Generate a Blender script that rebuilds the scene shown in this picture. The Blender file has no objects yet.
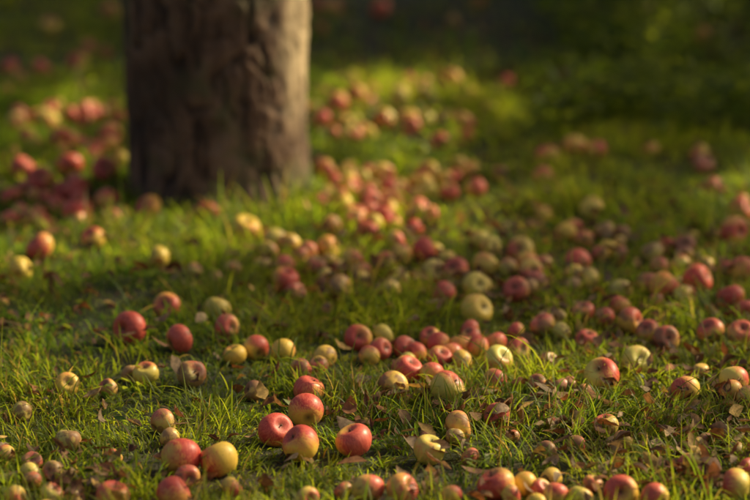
import bpy, math
import numpy as np
rng = np.random.default_rng(11)
S = bpy.context.scene

# ------------------------------------------------------------------ helpers
def vnoise(x, y, seed=0, px=None):
    x = np.asarray(x, dtype=float); y = np.asarray(y, dtype=float)
    xi = np.floor(x).astype(np.int64); yi = np.floor(y).astype(np.int64)
    xf = x-xi; yf = y-yi
    u = xf*xf*(3-2*xf); v = yf*yf*(3-2*yf)
    def h(a, b):
        if px: a = np.mod(a, px)
        n = (a*374761393+b*668265263+seed*144269504) & 0xffffffff
        n = ((n ^ (n >> 13))*127412617) & 0xffffffff
        n = n ^ (n >> 16)
        return (n & 0xffff)/65535.0
    return (h(xi, yi)*(1-u)+h(xi+1, yi)*u)*(1-v)+(h(xi, yi+1)*(1-u)+h(xi+1, yi+1)*u)*v

def sstep(a, b, x):
    t = np.clip((x-a)/(b-a), 0, 1)
    return t*t*(3-2*t)

def terr(x, y):
    x = np.asarray(x, dtype=float); y = np.asarray(y, dtype=float)
    z = 0.022*(vnoise(x*2.1, y*2.1, 3)-.5)+0.012*(vnoise(x*6, y*6, 4)-.5)
    z = z+0.10*(vnoise(x*.35, y*.35, 5)-.5)*sstep(7, 12, y)
    z = z+0.40*sstep(8.6, 12.5, y)*sstep(0.2, 2.4, x)
    return z

def mesh_obj(name, V, F, mats, attrs=None, smooth=True, matidx=None, link=True):
    V = np.asarray(V, dtype=np.float32); F = np.asarray(F, dtype=np.int32)
    me = bpy.data.meshes.new(name)
    me.vertices.add(len(V)); me.vertices.foreach_set('co', V.ravel())
    k = F.shape[1]
    me.loops.add(F.size); me.loops.foreach_set('vertex_index', F.ravel())
    me.polygons.add(len(F))
    me.polygons.foreach_set('loop_start', np.arange(0, F.size, k, dtype=np.int32))
    if smooth: me.polygons.foreach_set('use_smooth', np.ones(len(F), dtype=bool))
    for m in mats: me.materials.append(m)
    if matidx is not None: me.polygons.foreach_set('material_index', np.asarray(matidx, dtype=np.int32))
    for an, arr in (attrs or {}).items():
        arr = np.asarray(arr, dtype=np.float32)
        if arr.shape[1] == 4:
            a = me.attributes.new(an, 'FLOAT_COLOR', 'POINT'); a.data.foreach_set('color', arr.ravel())
        else:
            a = me.attributes.new(an, 'FLOAT_VECTOR', 'POINT'); a.data.foreach_set('vector', arr.ravel())
    me.update(calc_edges=True); me.validate()
    ob = bpy.data.objects.new(name, me)
    if link: S.collection.objects.link(ob)
    return ob

# ------------------------------------------------------------------ camera
CAMZ = 1.5; FPX = 2396.0; TH = math.radians(13.6)
cam_d = bpy.data.cameras.new('camera'); cam = bpy.data.objects.new('camera', cam_d)
S.collection.objects.link(cam); S.camera = cam
cam.location = (0, 0, CAMZ); cam.rotation_euler = (math.radians(90)-TH, 0, 0)
cam_d.sensor_width = 36; cam_d.lens = 115; cam_d.clip_end = 2000; cam_d.clip_start = 0.05
cam_d.dof.use_dof = True; cam_d.dof.focus_distance = 4.85; cam_d.dof.aperture_fstop = 1.8

def ground_pt(px, py, off=0.0):
    """where a thing measured on the photograph stands on the ground (off = height above it)"""
    a = (px-375)/FPX; b = (250-py)/FPX
    d = np.array([a, math.cos(TH)+b*math.sin(TH), -math.sin(TH)+b*math.cos(TH)])
    z = off
    for _ in range(12):
        t = (CAMZ-z)/-d[2]
        x, y = d[0]*t, d[1]*t
        z = 0.5*z+0.5*(float(terr(x, y))+off)
    return np.array([x, y, z])

# ------------------------------------------------------------------ light
EL = math.radians(34); SH = np.array([0.90, 0.44]); SH /= np.linalg.norm(SH)
sd = bpy.data.lights.new('sun', 'SUN'); sun = bpy.data.objects.new('sun', sd); S.collection.objects.link(sun)
sd.energy = 5.0; sd.angle = math.radians(0.8); sd.color = (1.0, 0.89, 0.54)
from mathutils import Vector
sv = Vector((SH[0]*math.cos(EL), SH[1]*math.cos(EL), math.sin(EL)))
sun.rotation_euler = sv.to_track_quat('Z', 'Y').to_euler()
sun.location = (8, 5, 8)
w = bpy.data.worlds.new('World'); S.world = w; w.use_nodes = True
nt = w.node_tree; sky = nt.nodes.new('ShaderNodeTexSky'); sky.sky_type = 'NISHITA'; sky.sun_disc = False
sky.sun_elevation = EL; sky.sun_rotation = math.atan2(SH[0], SH[1])
sky.dust_density = 7.0; sky.air_density = 1.3; sky.ozone_density = 0.3
bg = nt.nodes['Background']; nt.links.new(sky.outputs[0], bg.inputs[0]); bg.inputs[1].default_value = 0.09
S.view_settings.view_transform = 'Standard'; S.view_settings.look = 'None'; S.view_settings.exposure = 0

# ------------------------------------------------------------------ materials
class M:
    def __init__(s, name):
        s.m = bpy.data.materials.new(name); s.m.use_nodes = True
        s.t = s.m.node_tree; s.n = s.t.nodes; s.b = s.n['Principled BSDF']; s.out = s.n['Material Output']
    def new(s, t, **k):
        n = s.n.new(t)
        for a, v in k.items(): setattr(n, a, v)
        return n
    def link(s, a, b): s.t.links.new(a, b)
    def attr(s, name):
        n = s.new('ShaderNodeAttribute'); n.attribute_name = name; return n
    def noise(s, vec, scale, det=3, rough=.6):
        n = s.new('ShaderNodeTexNoise'); n.inputs['Scale'].default_value = scale
        n.inputs['Detail'].default_value = det; n.inputs['Roughness'].default_value = rough
        if vec is not None: s.link(vec, n.inputs['Vector'])
        return n.outputs['Fac']
    def math(s, op, a, b=None, c=None, clamp=False):
        n = s.new('ShaderNodeMath', operation=op); n.use_clamp = clamp
        for i, v in enumerate((a, b, c)):
            if v is None: continue
            if isinstance(v, (int, float)): n.inputs[i].default_value = v
            else: s.link(v, n.inputs[i])
        return n.outputs[0]
    def maprange(s, v, a, b, c=0, d=1):
        n = s.new('ShaderNodeMapRange', interpolation_type='SMOOTHSTEP')
        s.link(v, n.inputs[0])
        for i, x in zip((1, 2, 3, 4), (a, b, c, d)): n.inputs[i].default_value = x
        return n.outputs[0]
    def mix(s, f, a, b, mode='MIX'):
        n = s.new('ShaderNodeMix', data_type='RGBA', blend_type=mode)
        for i, v in ((0, f), (6, a), (7, b)):
            if isinstance(v, (int, float)): n.inputs[i].default_value = v
            elif isinstance(v, tuple): n.inputs[i].default_value = (*v, 1)
            else: s.link(v, n.inputs[i])
        return n.outputs[2]
    def bump(s, h, st, dist=.01):
        n = s.new('ShaderNodeBump'); n.inputs['Strength'].default_value = st; n.inputs['Distance'].default_value = dist
        s.link(h, n.inputs['Height']); s.link(n.outputs[0], s.b.inputs['Normal'])
    def transl(s, col, fac):
        t = s.new('ShaderNodeBsdfTranslucent'); s.link(col, t.inputs[0])
        mx = s.new('ShaderNodeMixShader'); mx.inputs[0].default_value = fac
        s.link(s.b.outputs[0], mx.inputs[1]); s.link(t.outputs[0], mx.inputs[2]); s.link(mx.outputs[0], s.out.inputs[0])

def leafy(name, fac, rough, gain, tint=(1.15, 1.1, .45), tex=False):
    m = M(name); a = m.attr('lcol').outputs['Color']
    if tex:
        geo = m.new('ShaderNodeNewGeometry').outputs['Position']
        f = m.maprange(m.noise(geo, 110, 2), .3, .7, .6, 1.25)
        c = m.new('ShaderNodeVectorMath', operation='SCALE'); m.link(a, c.inputs[0]); m.link(f, c.inputs[3]); a = c.outputs[0]
    m.link(a, m.b.inputs['Base Color']); m.b.inputs['Roughness'].default_value = rough
    m.b.inputs['Specular IOR Level'].default_value = .3
    t = m.mix(1.0, a, tuple(gain*x for x in tint), 'MULTIPLY')
    m.transl(t, fac)
    return m.m
MAT_GRASS = leafy('grass_blades', .55, .5, 2.9)
MAT_LEAF = leafy('green_leaf', .48, .5, 2.9)
MAT_DEAD = leafy('dead_leaf', .22, .75, 1.3, (1.2, .95, .6), True)

g = M('orchard_soil')
P = g.new('ShaderNodeNewGeometry').outputs['Position']
n1 = g.noise(P, 1.6, 4); n2 = g.noise(P, 22, 5, .7); n3 = g.noise(P, 120, 3)
c = g.mix(g.maprange(n2, .35, .65), (.020, .022, .009), (.052, .060, .018))
c = g.mix(g.maprange(n1, .45, .62), c, (.050, .034, .020))
c = g.mix(g.maprange(n3, .5, .7, 0, .5), c, (.11, .078, .040))
g.link(c, g.b.inputs['Base Color']); g.b.inputs['Roughness'].default_value = .95
g.bump(n2, .8, .02)
MAT_SOIL = g.m

a = M('apple_skin')
col = a.attr('acol'); sp = a.new('ShaderNodeSeparateColor'); a.link(col.outputs['Color'], sp.inputs[0])
bl, dull, green = sp.outputs[0], sp.outputs[1], sp.outputs[2]
lp = a.attr('lpos').outputs['Vector']
mp = a.new('ShaderNodeMapping'); a.link(lp, mp.inputs[0]); mp.inputs['Scale'].default_value = (7, 7, 1.0)
st = a.noise(mp.outputs[0], 1.6, 4, .65)
bn = a.noise(lp, 1.5, 3)
f = a.math('ADD', bl, a.math('MULTIPLY', a.math('SUBTRACT', st, .5), .95))
f = a.math('ADD', f, a.math('MULTIPLY', a.math('SUBTRACT', bn, .5), .85))
yel = a.mix(green, (.90, .54, .065), (.74, .64, .13))
orange = a.mix(.5, yel, (.88, .22, .085))
red = a.mix(a.maprange(st, .32, .68), (.83, .15, .09), (.58, .050, .040))
c = a.mix(a.maprange(f, .25, .52), yel, orange)
c = a.mix(a.maprange(f, .47, .88), c, red)
vo = a.new('ShaderNodeTexVoronoi'); a.link(lp, vo.inputs['Vector']); vo.inputs['Scale'].default_value = 8
dots = a.maprange(vo.outputs['Distance'], .07, .13, .5, 0)
c = a.mix(dots, c, (.80, .55, .32))
rt = a.noise(lp, 1.1, 4)
rot = a.maprange(a.math('ADD', rt, a.math('MULTIPLY', dull, .37)), .73, .81)
c = a.mix(a.math('MULTIPLY', rot, .8), c, (.25, .105, .045))
sc = a.maprange(a.noise(lp, 7, 3), .65, .71)
c = a.mix(a.math('MULTIPLY', sc, .55), c, (.15, .075, .035))
c = a.mix(a.math('MULTIPLY', dull, .28), c, (.66, .35, .20))
ca = a.math('MULTIPLY', col.outputs['Alpha'], 1)
c = a.mix(a.math('SUBTRACT', 1, ca), c, (.09, .06, .025))
a.link(c, a.b.inputs['Base Color'])
a.link(a.maprange(rt, .3, .7, .36, .54), a.b.inputs['Roughness'])
a.b.inputs['Specular IOR Level'].default_value = .45
a.bump(bn, .08, .01)
MAT_APPLE = a.m
s_ = M('apple_stem'); s_.b.inputs['Roughness'].default_value = .8
s_.link(s_.mix(s_.noise(None, 60), (.05, .03, .015), (.14, .09, .045)), s_.b.inputs['Base Color']); MAT_STEM = s_.m

b = M('apple_bark')
rd = b.attr('bark').outputs['Color']; sp = b.new('ShaderNodeSeparateColor'); b.link(rd, sp.inputs[0])
P = b.new('ShaderNodeTexCoord').outputs['Object']
mp = b.new('ShaderNodeMapping'); b.link(P, mp.inputs[0]); mp.inputs['Scale'].default_value = (1, 1, .4)
nb = b.noise(mp.outputs[0], 34, 6, .7); nl = b.noise(P, 5.5, 4); nf = b.noise(mp.outputs[0], 11, 5, .65)
c = b.mix(b.maprange(sp.outputs[0], .15, .70), (.022, .011, .007), (.23, .125, .075))
c = b.mix(b.maprange(nb, .35, .65, 0, .65), c, (.070, .036, .022))
c = b.mix(b.maprange(nf, .5, .64, 0, .6), c, (.30, .185, .115))
c = b.mix(b.maprange(nl, .52, .66, 0, .6), c, (.12, .12, .040))
c = b.mix(b.maprange(sp.outputs[2], .5, .25, 0, .65), c, (.038, .020, .013))
# warm sunlit edge painted into the bark on the trunk's right side
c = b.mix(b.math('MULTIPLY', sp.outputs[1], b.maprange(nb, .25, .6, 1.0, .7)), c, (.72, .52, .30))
b.link(c, b.b.inputs['Base Color']); b.b.inputs['Roughness'].default_value = .85
b.bump(nb, .5, .006); MAT_BARK = b.m

# ------------------------------------------------------------------ ground sheet
def axis(lo, hi, step, far):
    core = np.arange(lo, hi+1e-6, step); out = []; d = step; x = hi
    while x < far: d *= 1.25; x += d; out.append(x)
    o2 = []; d = step; x = lo
    while x > -far: d *= 1.25; x -= d; o2.append(x)
    return np.array(o2[::-1]+list(core)+out)
gx = axis(-3.2, 3.2, .05, 400); gy = axis(3, 13.5, .05, 400)
X, Y = np.meshgrid(gx, gy); Z = terr(X, Y)
nx, ny = len(gx), len(gy); idx = np.arange(nx*ny).reshape(ny, nx)
F = np.stack([idx[:-1, :-1], idx[:-1, 1:], idx[1:, 1:], idx[1:, :-1]], -1).reshape(-1, 4)
mesh_obj('ground', np.stack([X, Y, Z], -1).reshape(-1, 3), F, [MAT_SOIL])

# ------------------------------------------------------------------ apples
NS, NR = 26, 16
def rotm(axis_z, spin):
    z = axis_z/np.linalg.norm(axis_z); r = np.array([1, 0, 0]) if abs(z[0]) < .8 else np.array([0, 1, 0])
    x = np.cross(r, z); x /= np.linalg.norm(x); y = np.cross(z, x)
    c, s = math.cos(spin), math.sin(spin)
    return np.stack([c*x+s*y, -s*x+c*y, z], 1)
def apple_geo(R, red, dull, green):
    ph = np.linspace(0, math.pi, NR+1); th = np.arange(NS)/NS*2*math.pi
    PH, THt = np.meshgrid(ph, th, indexing='ij')
    flat = rng.uniform(.82, .96); lob = rng.uniform(.01, .04); p0 = rng.uniform(0, 6.28)
    rr = np.sin(PH)**.93*(1+.07*np.cos(PH))
    rr = rr*(1+lob*np.cos(5*THt+p0)*((1-np.cos(PH))/2)**2)*(1+rng.uniform(.0, .05)*np.cos(THt*2+p0)+rng.uniform(0, .035)*np.cos(THt+1))
    zz = flat*np.cos(PH)-.30*np.exp(-(PH/.36)**2)+.15*np.exp(-((math.pi-PH)/.33)**2)
    zz = zz+rng.uniform(-.05, .05)*np.cos(THt+p0)*np.sin(PH)
    V = np.stack([rr*np.cos(THt), rr*np.sin(THt), zz], -1).reshape(-1, 3)
    # bruised fruit is dented
    if dull > .7:
        for _ in range(2):
            dn = rng.normal(size=3); dn /= np.linalg.norm(dn); q = V@dn
            V = V-np.clip(q-rng.uniform(.78, .88), 0, 1)[:, None]*dn*.6
    idx = np.arange((NR+1)*NS).reshape(NR+1, NS)
    nxt = np.roll(idx, -1, 1)
    F = np.stack([idx[:-1], idx[1:], nxt[1:], nxt[:-1]], -1).reshape(-1, 4)
    bd = rng.normal(size=3); bd[2] = abs(bd[2])*.5+.15; bd /= np.linalg.norm(bd)
    n = V/np.maximum(np.linalg.norm(V, axis=1, keepdims=True), 1e-6)
    f = .5+.5*(n@bd)
    k_ = .95 if red > .78 or red < .2 else 1.4
    bl = np.clip(.42+(f-.5)*k_+(red-.5)*1.0, 0, 1.15)
    al = np.ones(len(V)); ir = np.repeat(np.arange(NR+1), NS)
    al[ir == NR] = .1; al[ir == NR-1] = .55; al[ir == 0] = .2; al[ir == 1] = .7
    A = np.stack([bl, np.full(len(V), dull), np.full(len(V), green), al], -1)
    L = V+rng.uniform(-50, 50, 3)
    sv_, sf = [], []
    Ls = rng.uniform(.25, .55); bx, by = rng.uniform(-.15, .15, 2)
    for i in range(4):
        t = i/3; rad = .035+.02*(t > .9)
        for k in range(6):
            aa = k/6*6.283; sv_.append([rad*math.cos(aa)+bx*t*t, rad*math.sin(aa)+by*t*t, .48*1.05*flat+t*Ls])
    for i in range(3):
        for k in range(6):
            sf.append([i*6+k, i*6+(k+1) % 6, (i+1)*6+(k+1) % 6, (i+1)*6+k])
    sf.append([18, 19, 20, 21]); sf.append([18, 21, 22, 23])
    sv_ = np.array(sv_); sf = np.array(sf)+len(V)
    mi = np.r_[np.zeros(len(F), int), np.ones(len(sf), int)]
    V2 = np.r_[V, sv_]*R
    return V2, np.r_[F, sf], np.r_[A, np.tile([0, 0, 0, 1.], (24, 1))], np.r_[L, sv_], mi

LIST = """181 458 42 .9 .1|219 460 40 .45 .2|275 430 37 .95 .0|301 444 41 .72 .0|354 441 39 .75 .3|306 411 37 .75 .1|308 390 33 .95 .2
163 422 29 .75 .7|170 438 22 .5 .9|173 494 37 .95 .1|187 477 27 .8 .6|232 488 24 .6 .4|68 441 28 .05 .9|22 412 22 .0 .9|67 385 27 .1 .4
113 496 35 .9 .3|52 494 25 .4 .6|75 499 23 .5 .8|32 481 21 .3 .8|146 374 27 .2 .3|191 374 31 .45 .8|254 391 23 .7 1|256 348 28 .5 .3|283 351 26 .35 .2
130 328 37 .92 .2|167 306 29 .85 .3|179 339 31 .82 .4|217 310 29 .15 .5|227 327 27 .5 .6|235 355 25 .2 .3|285 280 29 .9 .1|284 266 24 .6 .6
245 229 31 .15 .0|20 270 27 .1 .2|40 247 30 .75 .3|93 239 25 .75 .4|429 450 33 .05 .1|458 426 33 .8 .6|497 416 29 .9 .6|447 388 37 .3 .0
393 386 32 .6 .8|408 370 31 .9 .2|432 374 27 .5 .5|440 358 26 .85 .3|416 353 24 .95 .3|439 345 26 .9 .2|461 346 26 .95 .1|478 347 26 .9 .3
495 343 26 .85 .3|498 360 31 .25 .1|495 380 25 .4 .7|476 310 35 .02 .0|475 286 29 .05 .1|444 294 27 .65 .5|456 270 27 .7 .5|470 330 22 .7 .6
430 337 22 .5 .6|358 338 29 .85 .2|380 349 25 .85 .6|369 356 22 .7 .6|325 357 25 .5 .6|318 366 22 .6 .8|301 370 25 .6 .8
602 376 40 .42 .0|636 361 33 .05 .1|606 426 27 .45 .7|685 390 31 .25 .4|734 380 31 .45 .1|731 392 27 .85 .4|747 397 24 .7 .7|691 467 31 .3 .2
736 485 35 .4 .2|697 444 17 .3 .9|496 485 39 .9 .2|525 485 28 .1 .2|541 489 23 .65 .5|556 495 28 .3 .3|580 497 27 .1 .2|593 484 22 .3 .7
621 492 37 .62 .2|655 498 32 .65 .3|368 489 35 .6 .5|402 490 35 .9 .2|307 498 25 .7 .5|344 491 21 .5 .8|451 496 25 .6 .5|665 288 35 .92 .0
697 280 33 .65 .1|684 296 25 .6 .7|734 231 32 .95 .1|740 211 28 .92 .1|731 297 30 .92 .2|746 312 26 .6 .5|742 271 31 .85 .5|742 334 30 .85 .6
711 331 28 .7 .7|666 339 29 .75 .8|630 321 29 .7 .6|648 331 25 .8 .7|605 318 23 .85 .6|583 312 24 .8 .7|620 306 23 .85 .4|578 262 28 .8 .4
592 209 26 .1 .2|516 290 28 .8 .6|485 265 27 .15 .3|527 264 25 .9 .3|521 250 28 .5 .5|508 268 22 .4 .8|490 246 22 .1 .2|480 240 22 .3 .2
424 250 28 .9 .2|401 255 26 .5 .5|385 263 24 .4 .5|352 260 25 .4 .5|328 248 25 .15 .1|316 266 23 .5 .8|340 270 22 .4 .7|396 241 22 .3 .3|543 265 22 .5 .8
570 385 20 .6 1|548 361 21 .6 1|537 383 20 .5 1|159 258 25 .05 .1|149 208 27 .92 .2|207 213 27 .9 .3|76 212 31 .9 .2|105 201 24 .9 .3|47 119 29 .05 .0
17 122 22 .3 .2|703 37 27 .95 .0|584 96 22 1 .0|334 7 25 .95 .2|380 9 25 .95 .2|110 12 22 .6 .2|645 9 27 .0 .0|41 69 22 .95 .2|78 62 22 .6 .2|50 27 22 .2 .3
575 147 25 .9 .2|548 156 24 .85 .3|596 150 22 .8 .3|452 80 22 .5 .2|357 95 27 .9 .1|337 104 25 .6 .1|385 120 25 .3 .1|320 120 25 .8 .2|400 98 22 .2 .1
88 112 26 .9 .2|62 140 28 .95 .3|95 150 28 .95 .3|70 165 28 .95 .3|110 135 26 .9 .4|40 180 28 .95 .3|75 188 28 .95 .3|105 170 28 .9 .3|22 168 26 .9 .4
560 386 20 .7 1|585 392 18 .6 1|15 497 24 .6 .5|5 455 22 .4 .7|750 470 26 .7 .4|510 495 24 .5 .5|455 437 20 .4 .9|700 372 20 .5 .9|672 395 18 .5 1"""
apples = []   # x,y,z,R
specs = []
for tok in LIST.replace('\n', '|').split('|'):
    x, y, d, red, dull = map(float, tok.split())
    p = ground_pt(x, y, .026)
    depth = p[1]*math.cos(TH)+(CAMZ-p[2])*math.sin(TH)
    R = min(max(d/2*depth/FPX, .016), .042)*.96
    p = ground_pt(x, y, R*.88)
    specs.append((p, R, red, dull)); apples.append((*p, R))
# scattered windfalls by area
def zone(x0, x1, y0, y1, n, redm, dullm, rsc=1.0):
    k = 0; tries = 0
    while k < n and tries < n*30:
        tries += 1
        R = rng.uniform(.024, .036)*rsc
        sx, sy = rng.uniform(x0, x1), rng.uniform(y0, y1)
        p = ground_pt(sx, sy, R*rng.uniform(.4, .9))
        if float(vnoise(p[0]*3.5, p[1]*3.5, 91)) < rng.uniform(.3, .75): continue
        if any((p[0]-q[0])**2+(p[1]-q[1])**2 < (.85*(R+q[3]))**2 for q in apples): continue
        if (p[0]+0.455)**2+(p[1]-6.95)**2 < .33**2: continue
        specs.append((p, R, float(np.clip(rng.normal(redm, .27), 0, 1)), float(np.clip(rng.normal(dullm, .25), 0, 1))))
        apples.append((*p, R)); k += 1
n_named = len(specs)
zone(310, 480, 140, 235, 48, .6, .3); zone(300, 470, 75, 140, 34, .45, .25)
zone(0, 125, 105, 225, 46, .92, .4); zone(0, 125, 40, 110, 8, .7, .3)
zone(260, 540, 232, 300, 24, .4, .6, .95); zone(540, 750, 225, 345, 32, .5, .75, .88)
zone(380, 520, 330, 370, 10, .6, .6, .85); zone(0, 260, 255, 400, 6, .4, .9, .7)
zone(530, 750, 345, 460, 9, .5, .95, .62); zone(250, 530, 370, 470, 3, .6, .9, .6)
zone(0, 130, 440, 500, 4, .4, .8, .65); zone(480, 680, 478, 505, 3, .4, .5, .75)
zone(480, 750, 130, 225, 8, .7, .4); zone(480, 750, 0, 130, 4, .7, .3); zone(310, 480, 0, 75, 4, .9, .4)
zone(-400, -10, 60, 480, 50, .6, .4); zone(760, 1200, 60, 480, 50, .6, .4)
zone(130, 310, 0, 200, 20, .7, .4); zone(0, 750, 515, 800, 40, .6, .4)
mass = []
for i, (p, R, red, dull) in enumerate(specs):
    green = float(rng.uniform(0, .9) if red < .5 else rng.uniform(0, .5))
    V, F, A, L, mi = apple_geo(R, red, dull*.9, green)
    ax = rng.normal(size=3); ax[2] = abs(ax[2])*.9+.15
    Q = rotm(ax, rng.uniform(0, 6.28))
    if i < n_named:
        ob = mesh_obj('apple', V@Q.T, F, [MAT_APPLE, MAT_STEM], {'acol': A, 'lpos': L}, matidx=mi)
        ob.location = p
    else:
        mass.append((V@Q.T+p, F, A, L, mi))
off = 0; Vs, Fs, As, Ls, Ms = [], [], [], [], []
for V, F, A, L, mi in mass:
    Vs.append(V); Fs.append(F+off); As.append(A); Ls.append(L); Ms.append(mi); off += len(V)
mesh_obj('fallen_apples', np.concatenate(Vs), np.concatenate(Fs), [MAT_APPLE, MAT_STEM],
         {'acol': np.concatenate(As), 'lpos': np.concatenate(Ls)}, matidx=np.concatenate(Ms))

# ------------------------------------------------------------------ grass
def pix(x, y, z=0):
    """photo coordinates of world points - used to look up what kind of ground is there"""
    dz = np.asarray(z)-CAMZ
    dep = y*math.cos(TH)-dz*math.sin(TH); up = y*math.sin(TH)+dz*math.cos(TH)
    return 375+FPX*x/dep, 250-FPX*up/dep
def grass(name, x, y, Lm, wm, nl, seedcol, tuft=True):
    n = len(x)
    keep = np.ones(n, bool); short = np.ones(n)
    for (ax_, ay_, az_, R) in apples:
        d2 = (x-ax_)**2+(y-ay_)**2
        keep &= d2 > (R*.8)**2
        short = np.where((d2 < (R*2.2)**2) & (y < ay_+.01), np.minimum(short, .62), short)
    keep &= ((x-TX)**2+(y-TY)**2) > .275**2
    x, y, short = x[keep], y[keep], short[keep]; n = len(x)
    hn = sstep(.15, .85, vnoise(x*3.3, y*3.3, 21)*.5+vnoise(x*9, y*9, 22)*.5)
    L = Lm*(.38+1.15*hn)*rng.uniform(.5, 1.4, n)*short
    wdt = wm*rng.uniform(.6, 1.3, n)
    az = rng.uniform(0, 2*math.pi, n)
    sw = vnoise(x*1.7, y*1.7, 30)*4*math.pi
    az = np.where(rng.random(n) < .5, sw+rng.normal(0, .6, n), az)
    t0 = np.abs(rng.normal(.3, .28, n)); k = rng.uniform(.3, 2.1, n)
    P = np.stack([x, y, terr(x, y)-.004], -1)
    dirh = np.stack([np.cos(az), np.sin(az), np.zeros(n)], -1)
    tw = rng.uniform(-1.1, 1.1, n)
    side0 = np.stack([-np.sin(az), np.cos(az), np.zeros(n)], -1)
    V = np.zeros((n, nl, 2, 3)); prof = np.interp(np.linspace(0, 1, nl), [0, .3, .7, 1], [.75, 1, .7, .06])
    for i in range(nl):
        ti = i/(nl-1); th = t0+k*ti
        up = np.stack([np.zeros(n)]*2+[np.ones(n)], -1)
        if i > 0:
            thm = t0+k*(i-.5)/(nl-1)
            P = P+(L/(nl-1))[:, None]*(np.sin(thm)[:, None]*dirh+np.cos(thm)[:, None]*up)
        nrm = np.cos(th)[:, None]*dirh-np.sin(th)[:, None]*up
        a_ = tw*ti
        side = np.cos(a_)[:, None]*side0+np.sin(a_)[:, None]*nrm
        V[:, i, 0] = P-side*(wdt*prof[i]/2)[:, None]; V[:, i, 1] = P+side*(wdt*prof[i]/2)[:, None]
    idx = np.arange(n*nl*2).reshape(n, nl, 2)
    F = np.stack([idx[:, :-1, 0], idx[:, :-1, 1], idx[:, 1:, 1], idx[:, 1:, 0]], -1).reshape(-1, 4)
    m = np.clip(vnoise(x*1.3, y*1.3, 40)*.45+vnoise(x*5, y*5, 41)*.35+rng.uniform(-.25, .45, n), 0, 1)[:, None]
    # sunlight round the tree and shade farther back painted into the blade colour
    lit_gain = (.92+.34*sstep(5.7, 6.2, y)-.36*sstep(9.2, 10.4, y))[:, None]
    c = (np.array([.048, .124, .016])*(1-m)+np.array([.235, .268, .026])*m)*lit_gain
    dead = rng.random(n) < .06+.10*(vnoise(x*2.5, y*2.5, 44) > .6)
    c = np.where(dead[:, None], np.array([.30, .22, .10])*rng.uniform(.4, 1.1, n)[:, None], c)
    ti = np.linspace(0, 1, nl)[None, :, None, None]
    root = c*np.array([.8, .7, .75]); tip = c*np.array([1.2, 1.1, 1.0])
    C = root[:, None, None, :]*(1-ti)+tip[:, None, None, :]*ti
    C = np.broadcast_to(C, (n, nl, 2, 3)); C = np.concatenate([C, np.ones((n, nl, 2, 1))], -1)
    return V.reshape(-1, 3), F, C.reshape(-1, 4)

base = ground_pt(214, 211)
TR = .262
TX, TY = base[0], base[1]+TR*.92
def pts(n, y0, y1, marg):
    y = rng.uniform(y0, y1, n); hw = y*.166+marg
    wmax = y1*.166+marg
    x = rng.uniform(-wmax, wmax, n); k = np.abs(x) < hw
    return x[k], y[k]
def thin(x, y):
    u, v = pix(x, y)
    p = np.clip(.0+.95*vnoise(x*3, y*3, 51)+.85*vnoise(x*9, y*9, 52), .16, 1)
    bare = sstep(90, 20, v)*sstep(290, 330, u)*sstep(580, 500, u)
    p *= 1-.8*bare
    k = rng.random(len(x)) < p
    return x[k], y[k]
def tufted(x, y, q, sdv):
    n = len(x); nt_ = n//q
    j = rng.integers(0, max(nt_, 1), n); half = rng.random(n) < .55
    return np.where(half, x[j]+rng.normal(0, sdv, n), x), np.where(half, y[j]+rng.normal(0, sdv, n), y)
parts = []
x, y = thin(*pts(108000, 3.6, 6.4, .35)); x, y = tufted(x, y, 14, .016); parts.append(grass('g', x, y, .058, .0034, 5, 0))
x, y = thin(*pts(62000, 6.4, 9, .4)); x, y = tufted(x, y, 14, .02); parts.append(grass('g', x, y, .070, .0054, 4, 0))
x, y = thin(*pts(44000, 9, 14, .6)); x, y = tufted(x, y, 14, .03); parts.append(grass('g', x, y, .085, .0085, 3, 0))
# long arching blades
x, y = thin(*pts(6000, 3.5, 7.5, .45)); x, y = tufted(x, y, 7, .012); parts.append(grass('g', x, y, .118, .0036, 7, 0))
# surrounding field
n = 45000; x = rng.normal(0, 7, n); y = rng.uniform(-4, 28, n)
k = ~((np.abs(x) < y*.166+.35) & (y > 3.5) & (y < 14)); parts.append(grass('g', x[k], y[k], .11, .013, 3, 0))
off = 0; Vs, Fs, Cs = [], [], []
for V, F, C in parts: Vs.append(V); Fs.append(F+off); Cs.append(C); off += len(V)
mesh_obj('grass', np.concatenate(Vs), np.concatenate(Fs), [MAT_GRASS], {'lcol': np.concatenate(Cs)})

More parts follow.
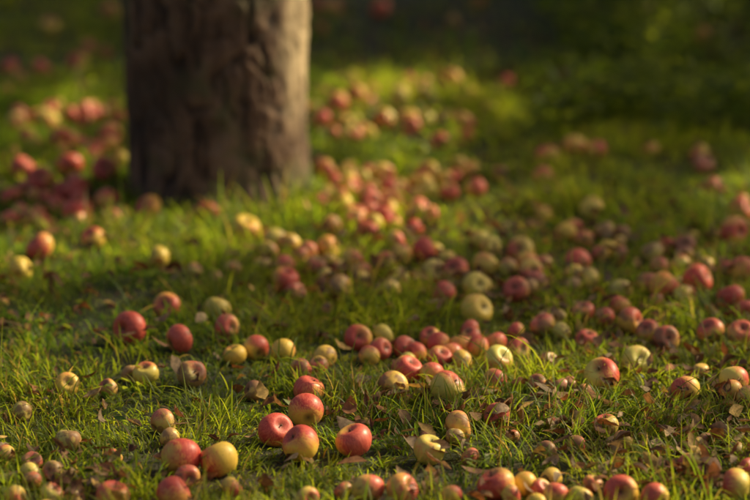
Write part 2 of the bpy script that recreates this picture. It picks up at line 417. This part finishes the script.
# ------------------------------------------------------------------ leaves (generic)
def leaves(P, Dir, Nrm, L, W, col, curl, fold, nu=5):
    """P base, Dir length direction, Nrm approx. normal. ovate leaves, folded on the midrib and curled."""
    n = len(P)
    D = Dir/np.linalg.norm(Dir, axis=1, keepdims=True)
    Sd = np.cross(Nrm, D); Sd /= np.maximum(np.linalg.norm(Sd, axis=1, keepdims=True), 1e-6)
    N = np.cross(D, Sd)
    V = np.zeros((n, nu, 3, 3)); C = np.zeros((n, nu, 3, 4)); C[..., 3] = 1
    prof = np.interp(np.linspace(0, 1, nu), [0, .2, .45, .75, 1], [.08, .75, 1, .62, .03])
    pos = P.copy()
    for i in range(nu):
        t = i/(nu-1); a_ = curl*(t-.2)
        if i:
            am = curl*((i-.5)/(nu-1)-.2)
            pos = pos+(L/(nu-1))[:, None]*(np.cos(am)[:, None]*D+np.sin(am)[:, None]*N)
        nn = np.cos(a_)[:, None]*N-np.sin(a_)[:, None]*D
        for j, s in enumerate((-1, 0, 1)):
            wv = (W*.5*prof[i]*(1+.16*rng.standard_normal(n)))[:, None]
            V[:, i, j] = pos+s*Sd*wv*np.cos(fold)[:, None]+abs(s)*nn*wv*np.sin(fold)[:, None]
            C[:, i, j, :3] = col*(1.0 if s else 1.15)
    idx = np.arange(n*nu*3).reshape(n, nu, 3)
    F = np.concatenate([np.stack([idx[:, :-1, j], idx[:, :-1, j+1], idx[:, 1:, j+1], idx[:, 1:, j]], -1).reshape(-1, 4) for j in (0, 1)])
    return V.reshape(-1, 3), F, C.reshape(-1, 4)

# dead leaves lying in the grass
pl = []
def lz(x0, x1, y0, y1, n):
    for _ in range(n):
        p = ground_pt(rng.uniform(x0, x1), rng.uniform(y0, y1), rng.uniform(.014, .042)); pl.append(p)
lz(-150, 900, 230, 505, 500); lz(-150, 900, 60, 240, 380); lz(540, 750, 340, 480, 240); lz(340, 520, 380, 440, 60)
lz(50, 130, 440, 500, 45); lz(300, 600, 0, 90, 380); lz(500, 750, 180, 320, 200); lz(0, 300, 255, 330, 60); lz(330, 350, 395, 420, 5)
lz(240, 560, 225, 320, 170); lz(660, 720, 455, 500, 28); lz(-300, 1100, 505, 800, 120)
pl = np.array(pl); n = len(pl)
az = rng.uniform(0, 6.283, n); tl = rng.normal(0, .3, n)
D = np.stack([np.cos(az)*np.cos(tl), np.sin(az)*np.cos(tl), np.sin(tl)], -1)
N = np.stack([rng.normal(0, .5, n), rng.normal(0, .5, n), np.ones(n)], -1)
pal = np.array([[.19, .095, .05], [.25, .135, .06], [.34, .22, .11], [.13, .06, .03], [.27, .11, .045], [.44, .27, .08], [.30, .20, .12], [.18, .085, .045]])
colr = pal[rng.integers(0, len(pal), n)]*rng.uniform(.65, 1.25, n)[:, None]
Ll = rng.uniform(.024, .060, n)
V, F, C = leaves(pl, D, N, Ll, Ll*rng.uniform(.4, .7, n), colr, rng.uniform(-2.2, 2.6, n), rng.uniform(-.3, 1.2, n), 7)
mesh_obj('fallen_leaves', V, F, [MAT_DEAD], {'lcol': C})

# broad-leaved weeds: low rosettes in the lawn, taller ones on the bank
wp, wd, wn, wl, wc = [], [], [], [], []
def weed(px, py, h, nlv, ls, stems=True):
    b0 = ground_pt(px, py, 0)
    if (b0[0]-TX)**2+(b0[1]-TY)**2 < .4**2: return
    for _ in range(nlv):
        aa = rng.uniform(0, 6.283); hh = rng.uniform(.1, 1)*h; rr = rng.uniform(.0, .5)*h+.01
        wp.append(b0+[rr*math.cos(aa), rr*math.sin(aa), hh]); e = rng.uniform(-.3, .8)
        wd.append([math.cos(aa)*math.cos(e), math.sin(aa)*math.cos(e), math.sin(e)]); wn.append([rng.normal(0, .4), rng.normal(0, .4), 1.])
        wl.append(ls*rng.uniform(.6, 1.3)); m = rng.random()
        wc.append(np.array([.028, .060, .012])*(1-m)+np.array([.19, .21, .028])*m)
for _ in range(180): weed(rng.uniform(550, 900), rng.uniform(-30, 145), rng.uniform(.06, .24), 26, .058)
for _ in range(45): weed(rng.uniform(300, 560), rng.uniform(60, 190), rng.uniform(.04, .11), 14, .036)
for _ in range(60): weed(rng.uniform(-200, 130), rng.uniform(-20, 150), rng.uniform(.05, .12), 14, .036)
for _ in range(90): weed(rng.uniform(-50, 800), rng.uniform(240, 500), rng.uniform(.015, .04), 7, .024)
wp, wd, wn, wl, wc = map(np.array, (wp, wd, wn, wl, wc)); n = len(wp)
V, F, C = leaves(wp, wd, wn, wl, wl*rng.uniform(.4, .7, n), wc, rng.uniform(-1.2, .3, n), rng.uniform(0, .5, n), 4)
mesh_obj('weeds', V, F, [MAT_LEAF], {'lcol': C})

# ------------------------------------------------------------------ trees
def tube(path, rad, sides=8):
    path = np.array(path); V, F = [], []
    for i, p in enumerate(path):
        t = path[min(i+1, len(path)-1)]-path[max(i-1, 0)]
        Q = rotm(t, 0)
        for k in range(sides):
            a_ = k/sides*6.283; V.append(p+rad[i]*(math.cos(a_)*Q[:, 0]+math.sin(a_)*Q[:, 1]))
    for i in range(len(path)-1):
        for k in range(sides):
            F.append([i*sides+k, i*sides+(k+1) % sides, (i+1)*sides+(k+1) % sides, (i+1)*sides+k])
    return np.array(V), np.array(F)

# where sun patches reach the ground through gaps in the crowns: x, y (measured on the photo), sizes, openness
spots = []
for (px, py, rx, ry, s) in [(190, 240, 110, 26, 1), (330, 238, 95, 28, 1), (430, 238, 90, 24, 1), (250, 234, 70, 24, 1), (345, 112, 65, 42, 1),
        (400, 150, 55, 30, .95), (350, 190, 50, 22, .85), (490, 112, 32, 24, 1), (645, 8, 44, 26, 1), (620, 60, 28, 16, .95), (45, 120, 40, 28, 1), (12, 130, 20, 18, .9),
        (735, 215, 55, 34, 1), (430, 85, 45, 18, 1), (710, 38, 32, 20, 1), (560, 25, 16, 9, .8), (680, 85, 14, 9, .9),
        (475, 210, 46, 20, .8), (35, 270, 60, 16, .6), (690, 285, 60, 20, .9), (530, 265, 60, 16, .6), (90, 75, 24, 14, .7)]:
    c0 = ground_pt(px, py); cx = ground_pt(px+rx, py); cy = ground_pt(px, py-ry)
    spots.append((c0[0], c0[1], abs(cx[0]-c0[0]), abs(cy[1]-c0[1]), s))
spots.append((TX-.40, TY-.42, .85, .66, 1.0))
spots.append((TX-.95, TY-.70, .80, .60, 1.0))
def open_at(gx_, gy_):
    o = np.zeros(len(gx_))
    for (cx, cy, rx, ry, s) in spots:
        d = ((gx_-cx)/rx)**2+((gy_-cy)/ry)**2
        o = np.maximum(o, s*sstep(1.45, .9, d))
    dap = .8*sstep(.71, .78, .5*vnoise(gx_*2.6, gy_*1.7, 80)+.5*vnoise(gx_*6, gy_*4, 81))*sstep(6.5, 7.2, gy_)
    nn = sstep(.38, .58, .5*vnoise(gx_*1.6, gy_*1.6, 77)+.5*vnoise(gx_*4.5, gy_*4.5, 78))
    fg = sstep(6.0, 5.65, gy_)*(.66+.34*nn)
    return np.maximum(np.maximum(o, fg), dap)

def tree(name, bx, by, H, cr, nleaf, main=False, seed=0):
    root = bpy.data.objects.new(name, None); S.collection.objects.link(root)
    bz = float(terr(bx, by)); root.location = (bx, by, bz)
    r0 = TR if main else .16
    ns, nz = (360, 420) if main else (40, 40); Ht = 1.75
    th = np.arange(ns)/ns*2*math.pi; z = np.linspace(-.06, Ht, nz)
    T, Zz = np.meshgrid(th, z)
    u = T/(2*math.pi)
    wu = .018*(vnoise(u*9, Zz*7, 60+seed, 9)-.5)+.012*(vnoise(u*40, Zz*30, 58+seed, 40)-.5)
    uu = np.mod(u+wu, 1.0)
    # rough scaly plates: vertical furrows broken by short cross cracks, several sizes
    n_a = vnoise(uu*30, Zz*5.5, 61+seed, 30); n_b = vnoise(uu*70, Zz*26, 62+seed, 70); n_c = vnoise(u*150, Zz*90, 63+seed, 150)
    n_d = vnoise(uu*22, Zz*34, 66+seed, 22); n_e = vnoise(uu*46, Zz*9, 68+seed, 46)
    fur = np.minimum(sstep(.0, .35, np.abs(2*n_a-1)), .35+.65*sstep(.0, .35, np.abs(2*n_e-1))); cross = sstep(.0, .2, np.abs(2*n_d-1))
    crack = fur*(.5+.5*cross)
    big = vnoise(u*6, Zz*3.0, 64+seed, 6)*.6+vnoise(u*13, Zz*8.0, 69+seed, 13)*.4
    disp = .007*crack+.006*n_b+.0015*n_c+.020*(big-.5)
    rad = r0*(1.0+.035*np.clip(Zz/.65, 0, 1.6)**1.3-.12*np.clip((Zz-.9)/.9, 0, 1)+.10*np.exp(-np.clip(Zz, 0, 9)/.06)*(.5+.8*vnoise(u*7, Zz*0, 65+seed, 7)))-.008
    rad = rad+disp*(1 if main else .6)
    Xc = rad*np.cos(T)-.012*Zz; Yc = rad*np.sin(T)
    idx = np.arange(ns*nz).reshape(nz, ns); nx_ = np.roll(idx, -1, 1)
    F = np.stack([idx[:-1], nx_[:-1], nx_[1:], idx[1:]], -1).reshape(-1, 4)
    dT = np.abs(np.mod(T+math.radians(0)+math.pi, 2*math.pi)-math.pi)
    sun_rim = sstep(.78, .50, dT+.5*(vnoise(u*24, Zz*9, 71+seed, 24)-.5))*sstep(.12, .42, Zz)*(.8+.2*crack)  # mask of the painted sunlit edge, fading out towards the trunk's foot
    A = np.stack([crack*.55+n_b*.45, sun_rim, big, np.ones_like(big)], -1).reshape(-1, 4)
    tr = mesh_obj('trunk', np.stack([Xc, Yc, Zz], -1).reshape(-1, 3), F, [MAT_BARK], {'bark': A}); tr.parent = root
    # limbs
    LV, LF, o = [], [], 0; tips = []
    top = np.array([0, 0, Ht-.15])
    r = np.random.default_rng(100+seed)
    for i in range(6):
        # the limbs fork either side of the sun's direction
        a0 = math.atan2(SH[1], SH[0])+(i+.5)/6*6.283+r.uniform(-.2, .2); d = np.array([math.cos(a0)*cr*.7, math.sin(a0)*cr*.7, (H-Ht)*r.uniform(.4, .85)])
        ctrl = [top+d*t+np.array([0, 0, .25*math.sin(t*3.1)])+r.normal(0, .04, 3)*(t > 0) for t in np.linspace(0, 1, 7)]
        V, F = tube(ctrl, np.linspace(r0*.45, r0*.10, 7), 10); LV.append(V); LF.append(F+o); o += len(V)
        for j in range(7):
            s0 = ctrl[r.integers(2, 7)]; dd = r.normal(size=3); dd[2] = abs(dd[2])*.6; dd /= np.linalg.norm(dd); ln = r.uniform(.5, 1.1)*cr*.45
            c2 = [s0+dd*ln*t+r.normal(0, .03, 3)*(t > 0) for t in np.linspace(0, 1, 5)]
            V, F = tube(c2, np.linspace(r0*.09, .004, 5), 6); LV.append(V); LF.append(F+o); o += len(V)
            tips += c2[1:]
    V = np.concatenate(LV); A = np.tile([.5, 0, .5, 1.], (len(V), 1))
    ob = mesh_obj('limbs', V, np.concatenate(LF), [MAT_BARK], {'bark': A}); ob.parent = root
    # crown: sprays of leaves round the twigs and filling the crown's volume
    tips = np.array(tips); n = nleaf
    k = r.integers(0, len(tips), n); Pn = tips[k]+r.normal(0, .22, (n, 3))
    v = r.normal(size=(n, 3)); v /= np.linalg.norm(v, axis=1, keepdims=True); v *= (r.random(n)**.4)[:, None]
    E = v*np.array([cr, cr, (H-1.7)/2])+np.array([0, 0, (H+1.7)/2])
    Pn = np.where((r.random(n) < .7)[:, None], E, Pn)
    Pn[:, 2] = np.maximum(Pn[:, 2], 1.62+.3*r.random(n))
    Wp = Pn+np.array([bx, by, bz]); t = Wp[:, 2]/math.tan(EL)
    gx_, gy_ = Wp[:, 0]-SH[0]*t, Wp[:, 1]-SH[1]*t
    op = open_at(gx_, gy_)
    kk = r.random(n) > op  # crown shaped for the light: leaves dropped where sun patches should land
    Pn = Pn[kk]; n = len(Pn)
    D = r.normal(size=(n, 3)); D[:, 2] -= .3; N = r.normal(size=(n, 3)); N[:, 2] += .8
    m = r.random(n)[:, None]; c = np.array([.04, .07, .016])*(1-m)+np.array([.08, .10, .022])*m
    L = r.uniform(.07, .11, n)
    V, F, C = leaves(Pn, D, N, L, L*.6, c, r.uniform(-.8, .4, n), r.uniform(0, .4, n), 4)
    ob = mesh_obj('crown', V, F, [MAT_LEAF], {'lcol': C}); ob.parent = root
tree('apple_tree', TX, TY, 4.3, 2.2, 8000, True, 1)
tree('apple_tree', 4.9, 7.3, 4.3, 2.4, 24000, False, 2)
tree('apple_tree', 4.8, 10.9, 4.4, 2.5, 40000, False, 3)
tree('apple_tree', 5.2, 14.4, 4.4, 2.5, 36000, False, 4)
tree('apple_tree', 1.7, 12.9, 4.4, 2.4, 36000, False, 5)
tree('apple_tree', -4.6, 12.5, 4.4, 2.1, 7000, False, 6)
